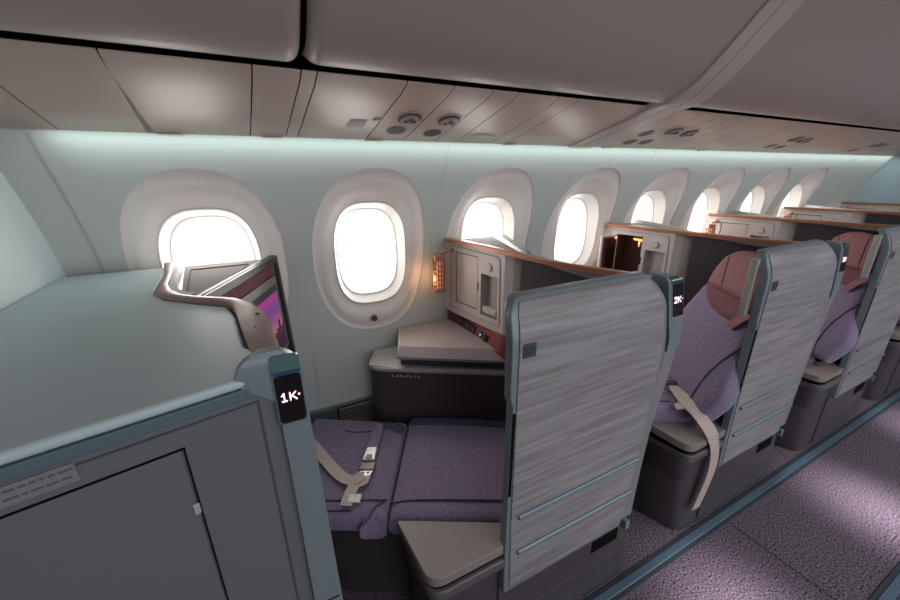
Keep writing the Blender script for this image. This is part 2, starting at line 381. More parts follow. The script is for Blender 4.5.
for i, (x0, x1) in enumerate(zip(seams, seams[1:])):
    lb = plabel.get(i) or ('cream overhead panel %s' % {8: 'right after the second air nozzle', 10: 'narrow, between the crescent recess panel and the long plain one', 11: 'long and plain, ending at the swooping divider band', 13: 'thin, hugging the far side of the swooping divider band', 14: 'with two round lights beyond the divider band', 15: 'with two dark round nozzles beyond the divider band',
        16: 'plain, third beyond the divider band pair of lights', 17: 'plain and narrow, before the long sheen panel', 18: 'plain with a sheen, halfway down the far strip', 19: 'long, just before the second far cluster of nozzles', 20: 'with the first nozzles of the second far cluster',
        21: 'with the last nozzles of the second far cluster', 22: 'plain, right after the second far cluster', 23: 'narrow and plain in the far strip', 24: 'with a warm glow in the far strip', 25: 'long and plain in the far strip', 26: 'with nozzles of the last far cluster', 27: 'with the end nozzle of the last far cluster', 28: 'small, near the end of the strip', 29: 'pale, nearly at the end bulkhead', 30: 'touching the blue end bulkhead'}.get(i, 'in the far strip'))
    t_ = thing('service_panel', lb, 'overhead panel', ((x0+x1)/2, 1.2, 1.64), 'overhead service panels')
    # outer skin offset downward, gaps of 3 mm
    a = MB(); g_ = .0016 if i != 12 else 0
    slant = .022*(0 if i < 2 else 1)
    lo = [Vector((0, y, z)) for y, z in PP]; hi = [Vector((0, y, z+.004)) for y, z in PP]
    rows = []
    for q in lo+hi[::-1]:
        sh = slant*((q.y-1.0)/.38)*-1
        rows.append([(x0+g_+sh, q.y, q.z), (x1-g_+sh, q.y, q.z)])
    rows.append(rows[0]); a.grid(rows)
    n0 = len(a.v)-len(rows)*2; m_ = len(rows)-1
    a.f += [tuple(n0+2*k for k in range(m_)), tuple(n0+2*k+1 for k in range(m_))[::-1]]
    a.build('panel_shell', MPSU, t_, ang=50)
    if i == 6: nozzle(t_, .462, 1.186, 'air'); nozzle(t_, .450, 1.279, 'light')
    if i == 7: nozzle(t_, .597, 1.183, 'air'); nozzle(t_, .585, 1.289, 'light')
    if i == 14: nozzle(t_, 1.60, 1.297, 'light'); nozzle(t_, 1.575, 1.20, 'light')
    if i == 15: nozzle(t_, 1.705, 1.16, 'air'); nozzle(t_, 1.70, 1.29, 'light')
    if i == 16: nozzle(t_, 1.83, 1.17, 'air')
    if i == 20: nozzle(t_, 2.80, 1.16, 'air'); nozzle(t_, 2.79, 1.27, 'light')
    if i == 21: nozzle(t_, 2.93, 1.17, 'air'); nozzle(t_, 2.92, 1.28, 'light')
    if i == 26: nozzle(t_, 3.98, 1.17, 'air'); nozzle(t_, 3.97, 1.28, 'light')
    if i == 27: nozzle(t_, 4.12, 1.17, 'light')
    if i == 5:
        a = MB(); pts = [(.288, 1.215), (.338, 1.215), (.332, 1.268), (.280, 1.268)]
        a.add([(x, y, psu_z(y)-.0015) for x, y in pts], [(0, 1, 2, 3)]); pl = a.build('placard', MGRY, t_, smooth=False)
        for k in range(3):
            a = MB(); yy = 1.226+k*.013; a.add([(.291, yy, psu_z(yy)-.0022), (.329, yy, psu_z(yy)-.0022), (.328, yy+.004, psu_z(yy+.004)-.0022), (.289, yy+.004, psu_z(yy+.004)-.0022)], [(0, 1, 2, 3)]); a.build('print_line', MPSU, pl, smooth=False)
        nrm = (0, -.27, -1); a = MB(); a.disc((.365, 1.211, psu_z(1.211)+.002), nrm, .013, .005); b_ = a.build('sensor_rim', MCRD, t_)
        a = MB(); a.disc((.365, 1.211, psu_z(1.211)-.003), nrm, .009, .002); a.build('sensor_lens', MPSU, b_)
    if i == 9:
        a = MB(); pts = []
        for k in range(13):
            an = math.pi*k/12; pts.append((.80+.06*math.cos(an), 1.315-.045*math.sin(an)))
        for k in range(11, 0, -1):
            an = math.pi*k/12; pts.append((.80+.06*math.cos(an), 1.315-.022*math.sin(an)))
        a.add([(x, y, psu_z(y)-.001) for x, y in pts], [tuple(range(len(pts)))]); a.build('crescent_recess', MCRD, t_, smooth=False)
# small clips that hold the cove strip edge
for i, x in enumerate((-.19, .075, .40, .98, 1.55, 2.3)):
    a = MB(); a.box((x-.03, 1.372, 1.6085), (x+.03, 1.386, 1.6125))
    tag(a.build('edge_clip', MPSU, bev=.002), 'small cream clip edging the overhead strip, %s' % ('at the far left', 'above the gap between the first two windows', 'above the second window', 'above the third window', 'near the divider band', 'far down the strip')[i], 'clip', 'clips on the overhead strip edge')
a = MB(); a.box((-.58, 1.383, 1.6185), (5.2, 1.388, 1.6225)); tag(a.build('cove_light_strip', mat('cove_led', (220, 255, 245), emit=(205, 255, 240), es=6)), 'thin glowing light line where the wall meets the overhead panels', 'light strip')

BP = [(.990, 1.775), (.986, 1.745), (.972, 1.730), (.950, 1.724), (.922, 1.728), (.885, 1.746), (.83, 1.784), (.755, 1.86), (.66, 1.96), (.52, 2.06), (.3, 2.14), (0, 2.20), (-.35, 2.24)]
def bprof(off=0):
    return BP
def binobj(x0, x1, label, rl, rr):
    t_ = thing('overhead_bin', label, 'overhead bin', ((x0+x1)/2, .6, 1.73), 'overhead bins')
    a = MB(); rad = .035
    import itertools
    cols = []
    ns = 6
    for side, x, r in ((0, x0, rl), (1, x1, rr)):
        for k in range(ns+1):
            an = math.pi/2*k/ns
            ins = r*(1-math.sin(an)) if side == 0 else r*(1-math.cos(an))
            xx = x+r*(1-math.cos(an)) if side == 0 else x-r*(1-math.sin(an))
            cols.append((xx, ins))
    rows = []
    for j, (y, z) in enumerate(BP):
        ny, nz_ = (BP[min(j+1, len(BP)-1)][0]-BP[max(j-1, 0)][0]), (BP[min(j+1, len(BP)-1)][1]-BP[max(j-1, 0)][1])
        l_ = math.hypot(ny, nz_); inn = (nz_/l_, -ny/l_)   # inward normal
        if inn[1] < 0 and inn[0] > 0: pass
        row = []
        for xx, ins in cols:
            row.append((xx, y+abs(inn[0])*ins*(1 if True else -1), z+abs(inn[1])*ins))
        rows.append(row)
    a.grid(rows)
    a.build('bin_door', MBIN, t_, ang=60)
    return t_
binobj(-2.6, .128, 'grey beige overhead bin at the upper left, ending at the dark vertical split', .012, .03)
binobj(.140, 1.306, 'large grey beige overhead bin between the dark split and the swooping divider band', .03, .004)
binobj(1.445, 2.728, 'overhead bin just beyond the swooping divider band', .004, .004)
binobj(2.738, 4.02, 'overhead bin further down, right of the pale seam at the right edge of the photo', .004, .004)
binobj(4.03, 5.2, 'last overhead bin, before the blue end bulkhead', .004, .004)
for i, (xa, xb) in enumerate(((.09, .18), (2.70, 2.77), (3.99, 4.06))):
    a = MB(); a.grid([[(x, y-.0+.03, z+.045) for x in (xa, xb)] for y, z in BP]); struct(a.build('trim_%d' % (20+i), MBLK))
# divider band
a = MB(); path = [(1.38, 1.611), (1.25, 1.644), (1.12, 1.677), (1.05, 1.695), (1.0, 1.712), (.952, 1.718), (.918, 1.722), (.878, 1.741), (.825, 1.779), (.748, 1.858), (.65, 1.964), (.51, 2.062), (.3, 2.134), (0, 2.19), (-.35, 2.225)]
def bandpt(j, s_):
    y, z = path[j]; xa = 1.300; xb = 1.449
    x = lerp(xa, xb, s_); drop = .006*math.sin(math.pi*s_)**.35 if 0 < s_ < 1 else -.02
    dir_ = Vector((path[min(j+1, len(path)-1)][0]-path[max(0, j-1)][0], path[min(j+1, len(path)-1)][1]-path[max(0, j-1)][1])).normalized()
    nrm = (dir_.y, -dir_.x)
    if nrm[1] > 0 and abs(nrm[1]) > .3 or nrm[0] > 0: nrm = (-nrm[0], -nrm[1])
    return (x, y+nrm[0]*drop, z+nrm[1]*drop)
ss = [0, .02, .06, .14, .3, .36, .38, .40, .5, .7, .86, .94, .98, 1]
a.grid([[(bandpt(j, s_)[0], bandpt(j, s_)[1]+(.004 if s_ in (.38,) else 0), bandpt(j, s_)[2]+(.004 if s_ in (.38,) else 0)) for s_ in ss] for j in range(len(path))])
# closed back face
a.grid([[(x, y+.01, z+.02) for x in (1.302, 1.448)] for y, z in path])
tag(a.build('divider_band', mat('band_plastic', (186, 170, 163), .4), ang=50), 'curved cream divider band sweeping over the bins and down to the overhead strip', 'divider band')

# ------------------------------------------------------------------ front closet unit with the 1K post and the screen
cl = thing('front_closet', 'large grey green closet block with copper lip and glowing 1K post, lower left', 'closet', (-.3, 1.0, 0))
CT = [(-.578, .471), (-.303, .534), (-.020, .5995), (-.020, .66), (-.060, .72), (-.078, .90), (-.10, .985), (-.165, 1.04), (-.245, 1.118), (-.285, 1.25), (-.30, 1.55), (-.578, 1.55)]
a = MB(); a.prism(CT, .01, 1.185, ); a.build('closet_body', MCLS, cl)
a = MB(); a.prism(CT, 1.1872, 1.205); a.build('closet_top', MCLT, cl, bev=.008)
d1 = Vector((.281, .064, 0)).normalized(); n1 = Vector((d1.y, -d1.x, 0)); O1 = Vector((-.303, .534, 0))
def CF(t_, dep, z): return O1+d1*t_+n1*dep+Vector((0, 0, z))
a = MB(); a.box((-.30, .0005, .10), (.155, .004, 1.125), CF); ap = a.build('access_panel', MCLS, cl, bev=.002)
a = MB()
a.box((-.30, .0003, 1.125), (.160, .0018, 1.1275), CF); a.box((.157, .0003, .10), (.1595, .0018, 1.125), CF); a.build('panel_gap', MBLK, ap)
a = MB(); a.box((.149, .004, 1.010), (.158, .008, 1.030), CF); a.build('catch', MFRL, ap, bev=.002)
a = MB(); a.box((.262, .0003, .05), (.265, .0015, 1.16), CF); a.box((-.30, .0003, 1.158), (.265, .0015, 1.161), CF); a.build('seam_line', mat('closet_seam', (66, 68, 74), .7), cl)
a = MB(); a.prism([(x+(.0), y-.0012) for x, y in CT[:3]]+[(x, y) for x, y in CT[3:]], 1.168, 1.187); a.build('edge_band', mat('closet_edge_band', (82, 100, 108), .5), cl, bev=.003)
a = MB(); a.box((-.12, .001, 1.138), (.052, .0025, 1.165), CF); pl = a.build('placard', mat('placard_grey', (122, 118, 126), .6), cl)
for k in range(2):
    a = MB()
    x = -.115
    while x < .042:
        w_ = random.uniform(.004, .014); a.box((x, .0026, 1.1565-k*.011), (x+w_, .0032, 1.1592-k*.011), CF); x += w_+.0025
    a.build('print_line', mat('placard_print', (84, 82, 90), .6), pl, smooth=False)
# copper lip following the edge of the top, broad towards the aisle
outl = [(-.320, 1.575), (-.292, 1.42), (-.283, 1.25), (-.276, 1.17), (-.247, 1.125), (-.205, 1.08), (-.155, 1.045), (-.112, 1.008), (-.088, .96), (-.076, .89), (-.066, .80), (-.052, .70), (-.045, .65)]
inl = [(-.285, 1.575), (-.272, 1.42), (-.258, 1.26), (-.240, 1.18), (-.220, 1.135), (-.188, 1.10), (-.135, 1.055), (-.080, 1.015), (-.045, .96), (-.025, .89), (-.012, .80), (-.004, .70), (.000, .65)]
def zz_(i): return 1.216-.012*(i > 10)*(i-10)/2
a = MB()
a.grid([[(o[0], o[1], 1.19), (o[0], o[1], zz_(i)-.004), (lerp(o[0], n_[0], .15), lerp(o[1], n_[1], .15), zz_(i)), (lerp(o[0], n_[0], .85), lerp(o[1], n_[1], .85), zz_(i)), (n_[0], n_[1], zz_(i)-.004), (n_[0], n_[1], 1.10)] for i, (o, n_) in enumerate(zip(outl, inl))])
a.f.append(tuple(len(a.v)-6+k for k in range(6)))
lip = a.build('copper_lip', MCOPF, cl, ang=50)
a = MB(); a.tube([(-.035, .86, zz_(5)), (-.035, .86, zz_(5)+.002)], .004); a.tube([(-.04, .78, zz_(5)), (-.04, .78, zz_(5)+.001)], .002); a.build('fastener', MPIP, lip)
a = MB(); a.grid([[(p[0]+.002, p[1], 1.214), (p[0]+.016, p[1]+.004, 1.216), (p[0]+.018, p[1]+.004, 1.19)] for p in inl[:6]]); a.build('white_edge', MWHT, lip, ang=60)
# shelf and screen housing (faces the flat bed)
SA = Vector((-.165, 1.115, 0)); SB = Vector((.022, 1.575, 0)); sd = (SB-SA).normalized(); sn = Vector((sd.y, -sd.x, 0))   # normal to +x,-y
def SF(t_, dep, z): return SA+sd*t_+sn*(dep+(1.2-z)*.035)+Vector((0, 0, z))
a = MB(); a.prism([(-.262, 1.575), (-.215, 1.13), (SA.x-.01, SA.y+.0), (SB.x-.015, SB.y)], 1.16, 1.196); sh = a.build('shelf', MSHF, cl, bev=.002)
a = MB(); tri = [(-.235, 1.50), (-.205, 1.165), (-.175, 1.15), (-.06, 1.47), (-.06, 1.50)]
gp = []
for i in range(len(tri)): gp.append((tri[i][0], tri[i][1], 1.1972))
a.tube(gp+[gp[0]], .0022, n=6); a.build('lid_outline', MPRT, sh)
a = MB(); a.box((-.02, -.016, .60), (.52, 0, 1.205), SF); sc_ = a.build('screen_housing', MSCF, cl, bev=.003)
a = MB(); a.box((-.02, 0, 1.18), (.515, .012, 1.204), SF); a.box((.495, 0, .62), (.515, .012, 1.18), SF); a.build('housing_rim', MSCF, sc_, bev=.002)
a = MB(); a.box((.0, .0, 1.140), (.49, .004, 1.180), SF); a.build('slot', MLED, sc_)
a = MB(); a.box((.02, .0, .84), (.47, .009, 1.135), SF); mo = a.build('monitor', mat('monitor_bezel', (120, 108, 106), .35), cl, bev=.003)
a = MB(); a.box((.10, .009, .855), (.455, .0105, 1.105), SF); a.build('monitor_glass', MBLK2, mo)
a = MB(); a.box((.14, .0107, .872), (.445, .0115, 1.08), SF); a.build('sunset_picture', MSCR, mo)
a = MB()
x = .15
while x < .44:
    w_ = random.uniform(.012, .028); h_ = random.uniform(.02, .075); a.box((x, .0116, .873), (x+w_, .0120, .90+h_), SF); x += w_+.002
a.build('skyline_silhouette', mat('skyline', (44, 22, 46), .5, emit=(60, 28, 52), es=.5), mo)
a = MB(); a.disc(SF(.20, .0116, 1.06), sn, .016, .0006, n=20, rx=.04); a.build('picture_cloud', mat('picture_cloud', (220, 170, 190), emit=(225, 160, 180), es=.5), mo)

# post with seat number
def panel_rows(rows, th, nx=10, yoff=0):
    """rows (z, y, xl, xr): a slab facing the aisle"""
    a = MB(); F = [[(lerp(xl, xr, k/nx), y+yoff, z) for k in range(nx+1)] for z, y, xl, xr in rows]
    B = [[(p[0], p[1]+th, p[2]) for p in r] for r in F]
    n0 = len(a.v); a.grid(F); n1_ = len(a.v); a.grid(B)
    m_ = nx+1; R_ = len(rows)
    loop = [(0, k) for k in range(m_)]+[(i, nx) for i in range(1, R_)]+[(R_-1, k) for k in range(nx-1, -1, -1)]+[(i, 0) for i in range(R_-2, 0, -1)]
    for q in range(len(loop)):
        i0, j0 = loop[q]; i1, j1 = loop[(q+1) % len(loop)]
        a.f.append((n0+i0*m_+j0, n0+i1*m_+j1, n1_+i1*m_+j1, n1_+i0*m_+j0))
    return a
def post_rows(dx, zb):
    out = []
    right = [(.36, 1.010), (.55, 1.016), (.709, 1.027), (.80, 1.044), (.889, 1.064), (.984, 1.077), (1.05, 1.080), (1.10, 1.070), (1.149, 1.056), (1.20, 1.040), (1.215, 1.030), (1.228, 1.005)]
    left = [(.36, .960), (.62, 1.004), (.79, 1.010), (.93, 1.024), (1.03, 1.026), (1.10, 1.005), (1.216, .972), (1.228, .970)]
    zs_ = [.36, .45, .55, .62, .70, .79, .88, .95, .99, 1.03, 1.06, 1.10, 1.14, 1.17, 1.19, 1.205, 1.215, 1.223, 1.228]
    for z in zs_: out.append((z, .601+(.012*((z-1.205)/.023)**2 if z > 1.205 else 0), interp(left, z)+dx, interp(right, z)+dx))
    return out
# front post (1K)
fr = []
for z in (.02, .4, .8, 1.0, 1.1, 1.15, 1.185, 1.205, 1.22, 1.230, 1.236, 1.240):
    fr.append((z, .5905+(.006*((z-1.22)/.02)**2 if z > 1.22 else 0), interp([(1.0, -.018), (1.18, -.020), (1.186, -.074), (1.205, -.072), (1.22, -.066), (1.232, -.055), (1.24, -.035)], z), interp([(0, .05), (.6, .036), (1.1, .026), (1.205, .026), (1.222, .020), (1.232, .010), (1.24, -.008)], z)))
po = panel_rows(fr, .016).build('sign_post', MFRM, cl, ang=50, bev=.004)
a = MB(); a.box((-.019, .588, 1.105), (.0235, .5925, 1.222)); dsp = a.build('display', MBLK2, po, bev=.0035) if False else None
def display(par, x0, x1, z0, z1, y, yt):
    a = MB(); F = []
    rr = .007
    for z in [z0+rr*(1-math.cos(math.pi/2*k/5)) for k in range(6)]+[lerp(z0+rr, z1-rr, k/4) for k in (1, 2, 3)]+[z1-rr*(1-math.sin(math.pi/2*k/5)) for k in range(6)]:
        yy = y; d_ = max(0, rr-(z-z0), rr-(z1-z)); ins = rr-math.sqrt(max(0, rr*rr-d_*d_)); F.append((z, yy, x0+ins, x1-ins))
    return panel_rows(F, .004, nx=4)
display(cl, -.0215, .0225, 1.107, 1.232, .5878, .003).build('sign_bezel', mat('sign_bezel_green', (84, 108, 110), .25, coat=.3), po)
a = MB(); a.box((-.020, .5866, 1.199), (.0212, .5879, 1.204)); a.build('blue_line', mat('blue_line', (30, 70, 110), .3), po)
display(cl, -.0195, .0210, 1.109, 1.198, .5876, .003).build('sign_glass', MBLK2, po)
text('1K', (-.0015, .5858, 1.158), .0135, MPNK, po)
a = MB(); a.disc((.0145, .5866, 1.159), (0, -1, 0), .0018, .0008); a.build('sign_dot', MPNK, po)
a = MB(); a.box((-.024, .589, .66), (.030, .5905, .665)); a.build('seam_line', MPIP, po)

# ------------------------------------------------------------------ seat side shells (doors)
def make_shell():
    t_ = thing('suite_shell', '', 'suite wall', (.75, .63, 0), 'wood grain suite walls along the aisle')
    def yz(z): return .604+(.046*((z-1.13)/.105)**2.2 if z > 1.13 else 0)
    LF = [(.335, .474), (.345, .468), (.6, .467), (.975, .467), (.995, .459), (1.17, .457), (1.20, .462), (1.215, .470), (1.228, .484), (1.235, .500)]
    RT = [(.335, 1.005), (.58, 1.020), (.88, 1.044), (1.05, 1.038), (1.15, 1.02), (1.20, 1.006), (1.235, .99)]
    zs_ = [.335, .345, .4, .5, .6, .7, .8, .9, .975, .995, 1.05, 1.10, 1.13, 1.15, 1.17, 1.185, 1.20, 1.21, 1.22, 1.228, 1.235]
    RT2 = [(.335, .955), (.42, .972), (.62, 1.004), (.79, 1.010), (.93, 1.020), (1.03, 1.018), (1.16, .985), (1.20, .965), (1.225, .945), (1.235, .93)]
    panel_rows([(z, yz(z), interp(LF, z), interp(RT2, z)) for z in zs_], .028).build('frame', MFRM, t_, bev=.004, ang=50)
    LM = [(.36, .488), (.6, .480), (1.16, .476), (1.2, .482), (1.225, .495)]
    zs2 = [.352, .4, .5, .6, .7, .8, .9, 1.0, 1.05, 1.10, 1.13, 1.15, 1.17, 1.185, 1.20, 1.21, 1.22, 1.225]
    panel_rows([(z, yz(z)-.0035, interp(LM, z), interp(RT2, z)-.020) for z in zs2], .004).build('laminate_panel', MLAM, t_, ang=60, bev=.0012)
    # slim black channel on the leading edge
    a = MB(); a.box((.4685, .6025, .70), (.4755, .6065, .955)); a.build('edge_channel', MBLK, t_)
    for z0_, xa, xb in ((.618, .502, .975), (.487, .506, .970)):
        a = MB(); a.tube([(xa, .598, z0_), (xb, .598, z0_)], .0075, n=10); a.build('rub_strip', MSTR, t_)
    a = MB(); a.box((.484, .5985, 1.100), (.522, .6005, 1.136)); pt = a.build('emblem_plate', MPLT, t_, bev=.002)
    a = MB(); pts = [(.507, 1.105), (.513, 1.110), (.522, 1.111), (.533, 1.116), (.5345, 1.121), (.527, 1.122), (.518, 1.119), (.508, 1.120)]
    a.tube([(x-.018, .5983, z+.003) for x, z in pts], .0012, n=6); a.build('emblem', MPIP, pt)
    # post
    pr = panel_rows([(z, y, xl, xr) for z, y, xl, xr in post_rows(0, .34) if z >= .99], .045).build('sign_post', MFRM, t_, bev=.004, ang=50)
    panel_rows([(z, y+.004, xl-.004, xr) for z, y, xl, xr in post_rows(0, .34) if z <= .99], .044).build('post_lower', mat('post_laminate', (132, 124, 126), .5), t_, bev=.003, ang=50)
    def sk_(z): return .028*(1.205-z)/.097
    def leaned(x0, x1, za, zb_, y, m, nm):
        n_ = 6; rows = []
        for i in range(n_+1):
            z = lerp(za, zb_, i/n_); yy = y+(.012*((z-1.205)/.023)**2 if z > 1.205 else 0); rows.append((z, yy, x0+sk_(z), x1+sk_(z)-(.012 if z > 1.222 else 0)))
        return panel_rows(rows, .003, nx=3).build(nm, m, pr)
    leaned(.986, 1.036, 1.205, 1.226, .5988, MTEAL, 'sign_cap')
    leaned(.9845, 1.0365, 1.100, 1.207, .5995, MFRL, 'sign_bezel')
    leaned(.9865, 1.0345, 1.103, 1.205, .5985, MBLK2, 'sign_glass')
    # skirt
    SL = [(.012, .47), (.335, .470)]
    a = panel_rows([(z, .628, interp(SL, z), 1.062-.045*(z/.335)) for z in (.03, .12, .2, .3, .333)], .035); sk = a.build('skirt', MBAS, t_, ang=60)
    a = MB(); a.box((.86, .625, .235), (.985, .6285, .285)); a.build('vent_slot', MBLK, sk)
    a = MB(); a.box((.60, .6262, .165), (.98, .628, .170)); a.build('groove', MBS2, sk)
    a = MB(); a.box((.985, .60, .30), (1.005, .625, .335)); a.build('hinge', MSTR, t_, bev=.003)
    return t_
shell = make_shell()
shl = ['big wood grain suite wall nearest the camera, in front of the flat bed', 'wood grain suite wall beside the nearest upright seat, second from the camera',
       'wood grain suite wall beside the second upright seat, at the right edge', 'wood grain suite wall fourth from the camera, mostly beyond the right edge', 'furthest wood grain suite wall']
shell['label'] = shl[0]
shells = [shell]+[dup(shell, P*k, shl[k]) for k in (1, 2, 3)]
for k, s_ in enumerate(shells):
    s_['_o'] = (.75+P*k, .63, 0)
    if k:
        a = MB(); a.box((.449+P*k, .642, 1.0), (.470+P*k, .666, 1.208)); a.build('inner_edge', MFRL, s_, bev=.004)
    pst = [c for c in s_.children if c.name.startswith('sign_post')][0]; pst['_o'] = s_['_o']
    o = text('%dK' % (k+2), (1.022+P*k, .5976, 1.157), .017, MPNK, pst, lean=.29)
    a = MB(); a.disc((1.0415+P*k, .5976, 1.158), (0, -1, 0), .002, .0006); a.build('sign_dot', MPNK, pst)

# ------------------------------------------------------------------ divider cabinets
A2 = Vector((.782, 1.60, 0)); B2 = Vector((.864, 1.126, 0)); cd = (B2-A2).normalized(); cn = Vector((cd.y, -cd.x, 0))
if cn.x > 0: cn = -cn
def F(t_, out, z): return A2+cd*t_+cn*out+Vector((0, 0, z))
def arc_poly(pts, r, n=5):
    out = []
    m_ = len(pts)
    for i in range(m_):
        p0, p1, p2 = Vector(pts[i-1]), Vector(pts[i]), Vector(pts[(i+1) % m_]); ri = r[i] if isinstance(r, (list, tuple)) else r
        if ri <= 0: out.append(tuple(p1)); continue
        a_ = p1+(p0-p1).normalized()*ri; b_ = p1+(p2-p1).normalized()*ri
        for k in range(n+1):
            s_ = k/n; out.append(tuple((1-s_)**2*a_+2*s_*(1-s_)*p1+s_*s_*b_))
    return out
def make_cabinet():
    t_ = thing('divider_cabinet', '', 'cabinet', (.9, 1.3, 0), 'cream cabinets between the seats')
    z0, z1 = .845, 1.198
    # face frame with two openings
    a = MB()
    D = -.10
    a.box((-.03, D, z0+.035), (.08, 0, z1), F); a.box((.08, D, 1.157), (.24, 0, z1), F); a.box((.08, D, z0), (.24, 0, .91), F)
    a.box((.24, D, z0), (.262, 0, z1), F); a.box((.262, D, 1.088), (.368, 0, z1), F); a.box((.262, D, z0), (.368, 0, .898), F); a.box((.368, D, z0), (.405, 0, z1), F)
    lowp = [(F(.02, 0, 0)), F(-.03, 0, .035)]
    a.add([F(.08, 0, z0), F(.08, D, z0), F(-.01, 0, z0+.004), F(-.01, D, z0+.004), F(-.03, 0, z0+.035), F(-.03, D, z0+.035), F(.08, 0, z0+.035), F(.08, D, z0+.035)],
          [(0, 2, 4, 6), (1, 7, 5, 3), (0, 1, 3, 2), (2, 3, 5, 4), (4, 5, 7, 6), (6, 7, 1, 0)])
    p = [F(.405, 0, 0), F(.44, -.012, 0), F(.481, -.035, 0), F(.481, -.10, 0), F(.405, D, 0)]
    a.prism([(q.x, q.y) for q in p], z0, z1)
    a.build('face_frame', MCRM, t_, smooth=False)
    q = [F(-.03, D, 0), F(.481, D, 0), Vector((.925, 1.126, 0)), Vector((1.09, 1.60, 0))]
    a = MB(); a.prism([(v_.x, v_.y) for v_ in q], .46, z1-.006); bd = a.build('cabinet_body', MCRM, t_, smooth=False)
    # raised outline around the upper face
    a = MB(); pts = arc_poly([(.045, .876), (.045, 1.182), (.378, 1.176), (.386, .876)], .022)
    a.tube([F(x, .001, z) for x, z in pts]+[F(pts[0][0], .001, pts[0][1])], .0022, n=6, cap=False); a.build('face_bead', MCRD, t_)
    # storage interior
    a = MB()
    a.add([F(.082, 0, .912), F(.238, 0, .912), F(.238, 0, 1.155), F(.082, 0, 1.155), F(.082, -.095, .912), F(.238, -.095, .912), F(.238, -.095, 1.155), F(.082, -.095, 1.155)], [(4, 5, 6, 7), (0, 1, 5, 4), (3, 7, 6, 2), (0, 4, 7, 3), (1, 2, 6, 5)])
    a.build('storage_lining', MDBR, t_, smooth=False)
    a = MB(); pts = arc_poly([(.084, .914), (.237, .914), (.237, 1.153), (.084, 1.153)], .006)
    a.extr([F(x, -.002, z) for x, z in pts], -cn*.012); dr = a.build('storage_door', MCRM, t_, bev=.001)
    a = MB(); a.extr([F(x, -.0025, z) for x, z in ((.081, .911), (.240, .911), (.240, 1.156), (.081, 1.156))], -cn*.006); a.build('door_gap', MPRT, dr)
    a = MB(); pts = arc_poly([(.240, 1.002), (.247, 1.002), (.247, 1.045), (.240, 1.045)], .003); a.extr([F(x, .001, z) for x, z in pts], -cn*.004); a.build('latch', MBLK2, t_)
    # handset recess
    a = MB()
    a.add([F(.262, 0, .898), F(.368, 0, .898), F(.368, 0, 1.088), F(.262, 0, 1.088), F(.275, -.032, .903), F(.366, -.022, .903), F(.366, -.022, 1.083), F(.275, -.032, 1.083)], [(4, 5, 6, 7), (0, 1, 5, 4), (3, 7, 6, 2), (0, 4, 7, 3), (1, 2, 6, 5)])
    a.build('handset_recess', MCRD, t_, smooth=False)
    a = MB(); a.box((.268, -.028, .908), (.358, -.004, .938), F); a.build('handset_cradle', MCRM, t_, bev=.004)
    a = MB(); a.disc(F(.315, -.002, 1.123), cn, .019, .006); bt = a.build('round_button', MFRL, t_, bev=.002)
    a = MB(); a.disc(F(.315, .004, 1.123), cn, .013, .003); a.build('button_cap', MCRM, bt, bev=.001)
    # maroon band with sockets
    BQ = [(-.03, -.02), (.25, -.012), (.41, .006), (.455, -.015), (.481, -.05)]
    def bo_(t2, z): return interp(BQ, t2)+.055*max(0, min(1, t2/.41))*(z0-z)/.1
    a = MB(); top_ = [F(t2, bo_(t2, z0+.003), 0) for t2, o in BQ]+[F(.481, -.09, 0), F(-.03, -.09, 0)]; low_ = [F(t2, bo_(t2, .76), 0) for t2, o in BQ]+[F(.481, -.09, 0), F(-.03, -.09, 0)]
    a.prism([(v_.x, v_.y) for v_ in low_], .76, z0+.003, top=[(v_.x, v_.y) for v_ in top_]); bn = a.build('maroon_band', MRED, t_)
    def sock(x0, x1, za, zb, m, o_, nm='socket', sl=0):
        a = MB(); a.add([F(x, bo_(x, z+(x-x0)*sl)+o, z+(x-x0)*sl) for o in (-.012, o_) for x, z in ((x0, za), (x1, za), (x1, zb), (x0, zb))], [(0, 3, 2, 1), (4, 5, 6, 7), (0, 1, 5, 4), (1, 2, 6, 5), (2, 3, 7, 6), (3, 0, 4, 7)]); return a.build(nm, m, bn, bev=.001, smooth=False)
    sock(.012, .05, .800, .834, MDRK, .002)
    sock(.088, .232, .790, .834, MBLK2, .002, 'control_panel', -.08)
    for k in range(5): sock(.10+k*.026, .117+k*.026, .800-.002*k, .822-.002*k, MDRK, .0035, 'control_key', -.08)
    sock(.262, .285, .788, .815, MBLK2, .002); sock(.268, .278, .798, .806, MBLIT, .0035, 'indicator')
    sock(.303, .330, .783, .815, MBLK2, .002)
    # screen side (faces the next seat): housing on the back
    S1 = Vector((.905, 1.115, 0)); S2 = Vector((1.092, 1.575, 0)); e1 = (S2-S1).normalized(); en = Vector((e1.y, -e1.x, 0))
    def G(t2, dep, z): return S1+e1*t2+en*(dep+(1.2-z)*.035)+Vector((0, 0, z))
    a = MB(); a.box((-.02, .0, .60), (.48, .014, 1.205), G); hs = a.build('screen_housing', MSCF, t_, bev=.002)
    a = MB(); a.box((.02, .014, .84), (.45, .02, 1.135), G); a.build('monitor', MBLK2, hs)
    a = MB(); a.prism([(.775, 1.595), (.885, 1.14), (.915, 1.125), (1.075, 1.585)], z1-.005, z1); lg = a.build('top_ledge', MSHF, t_, smooth=False)
    a = MB(); a.add([(.93, 1.13, z1), (1.10, 1.60, z1), (1.045, 1.60, z1), (.905, 1.155, z1), (1.10, 1.60, z1+.02), (1.055, 1.60, z1+.024), (.925, 1.14, z1+.006), (.91, 1.155, z1+.006)], [(0, 1, 4, 6), (1, 2, 5, 4), (2, 3, 7, 5), (3, 0, 6, 7), (4, 5, 7, 6)]); a.build('screen_top_edge', MFRL, t_)
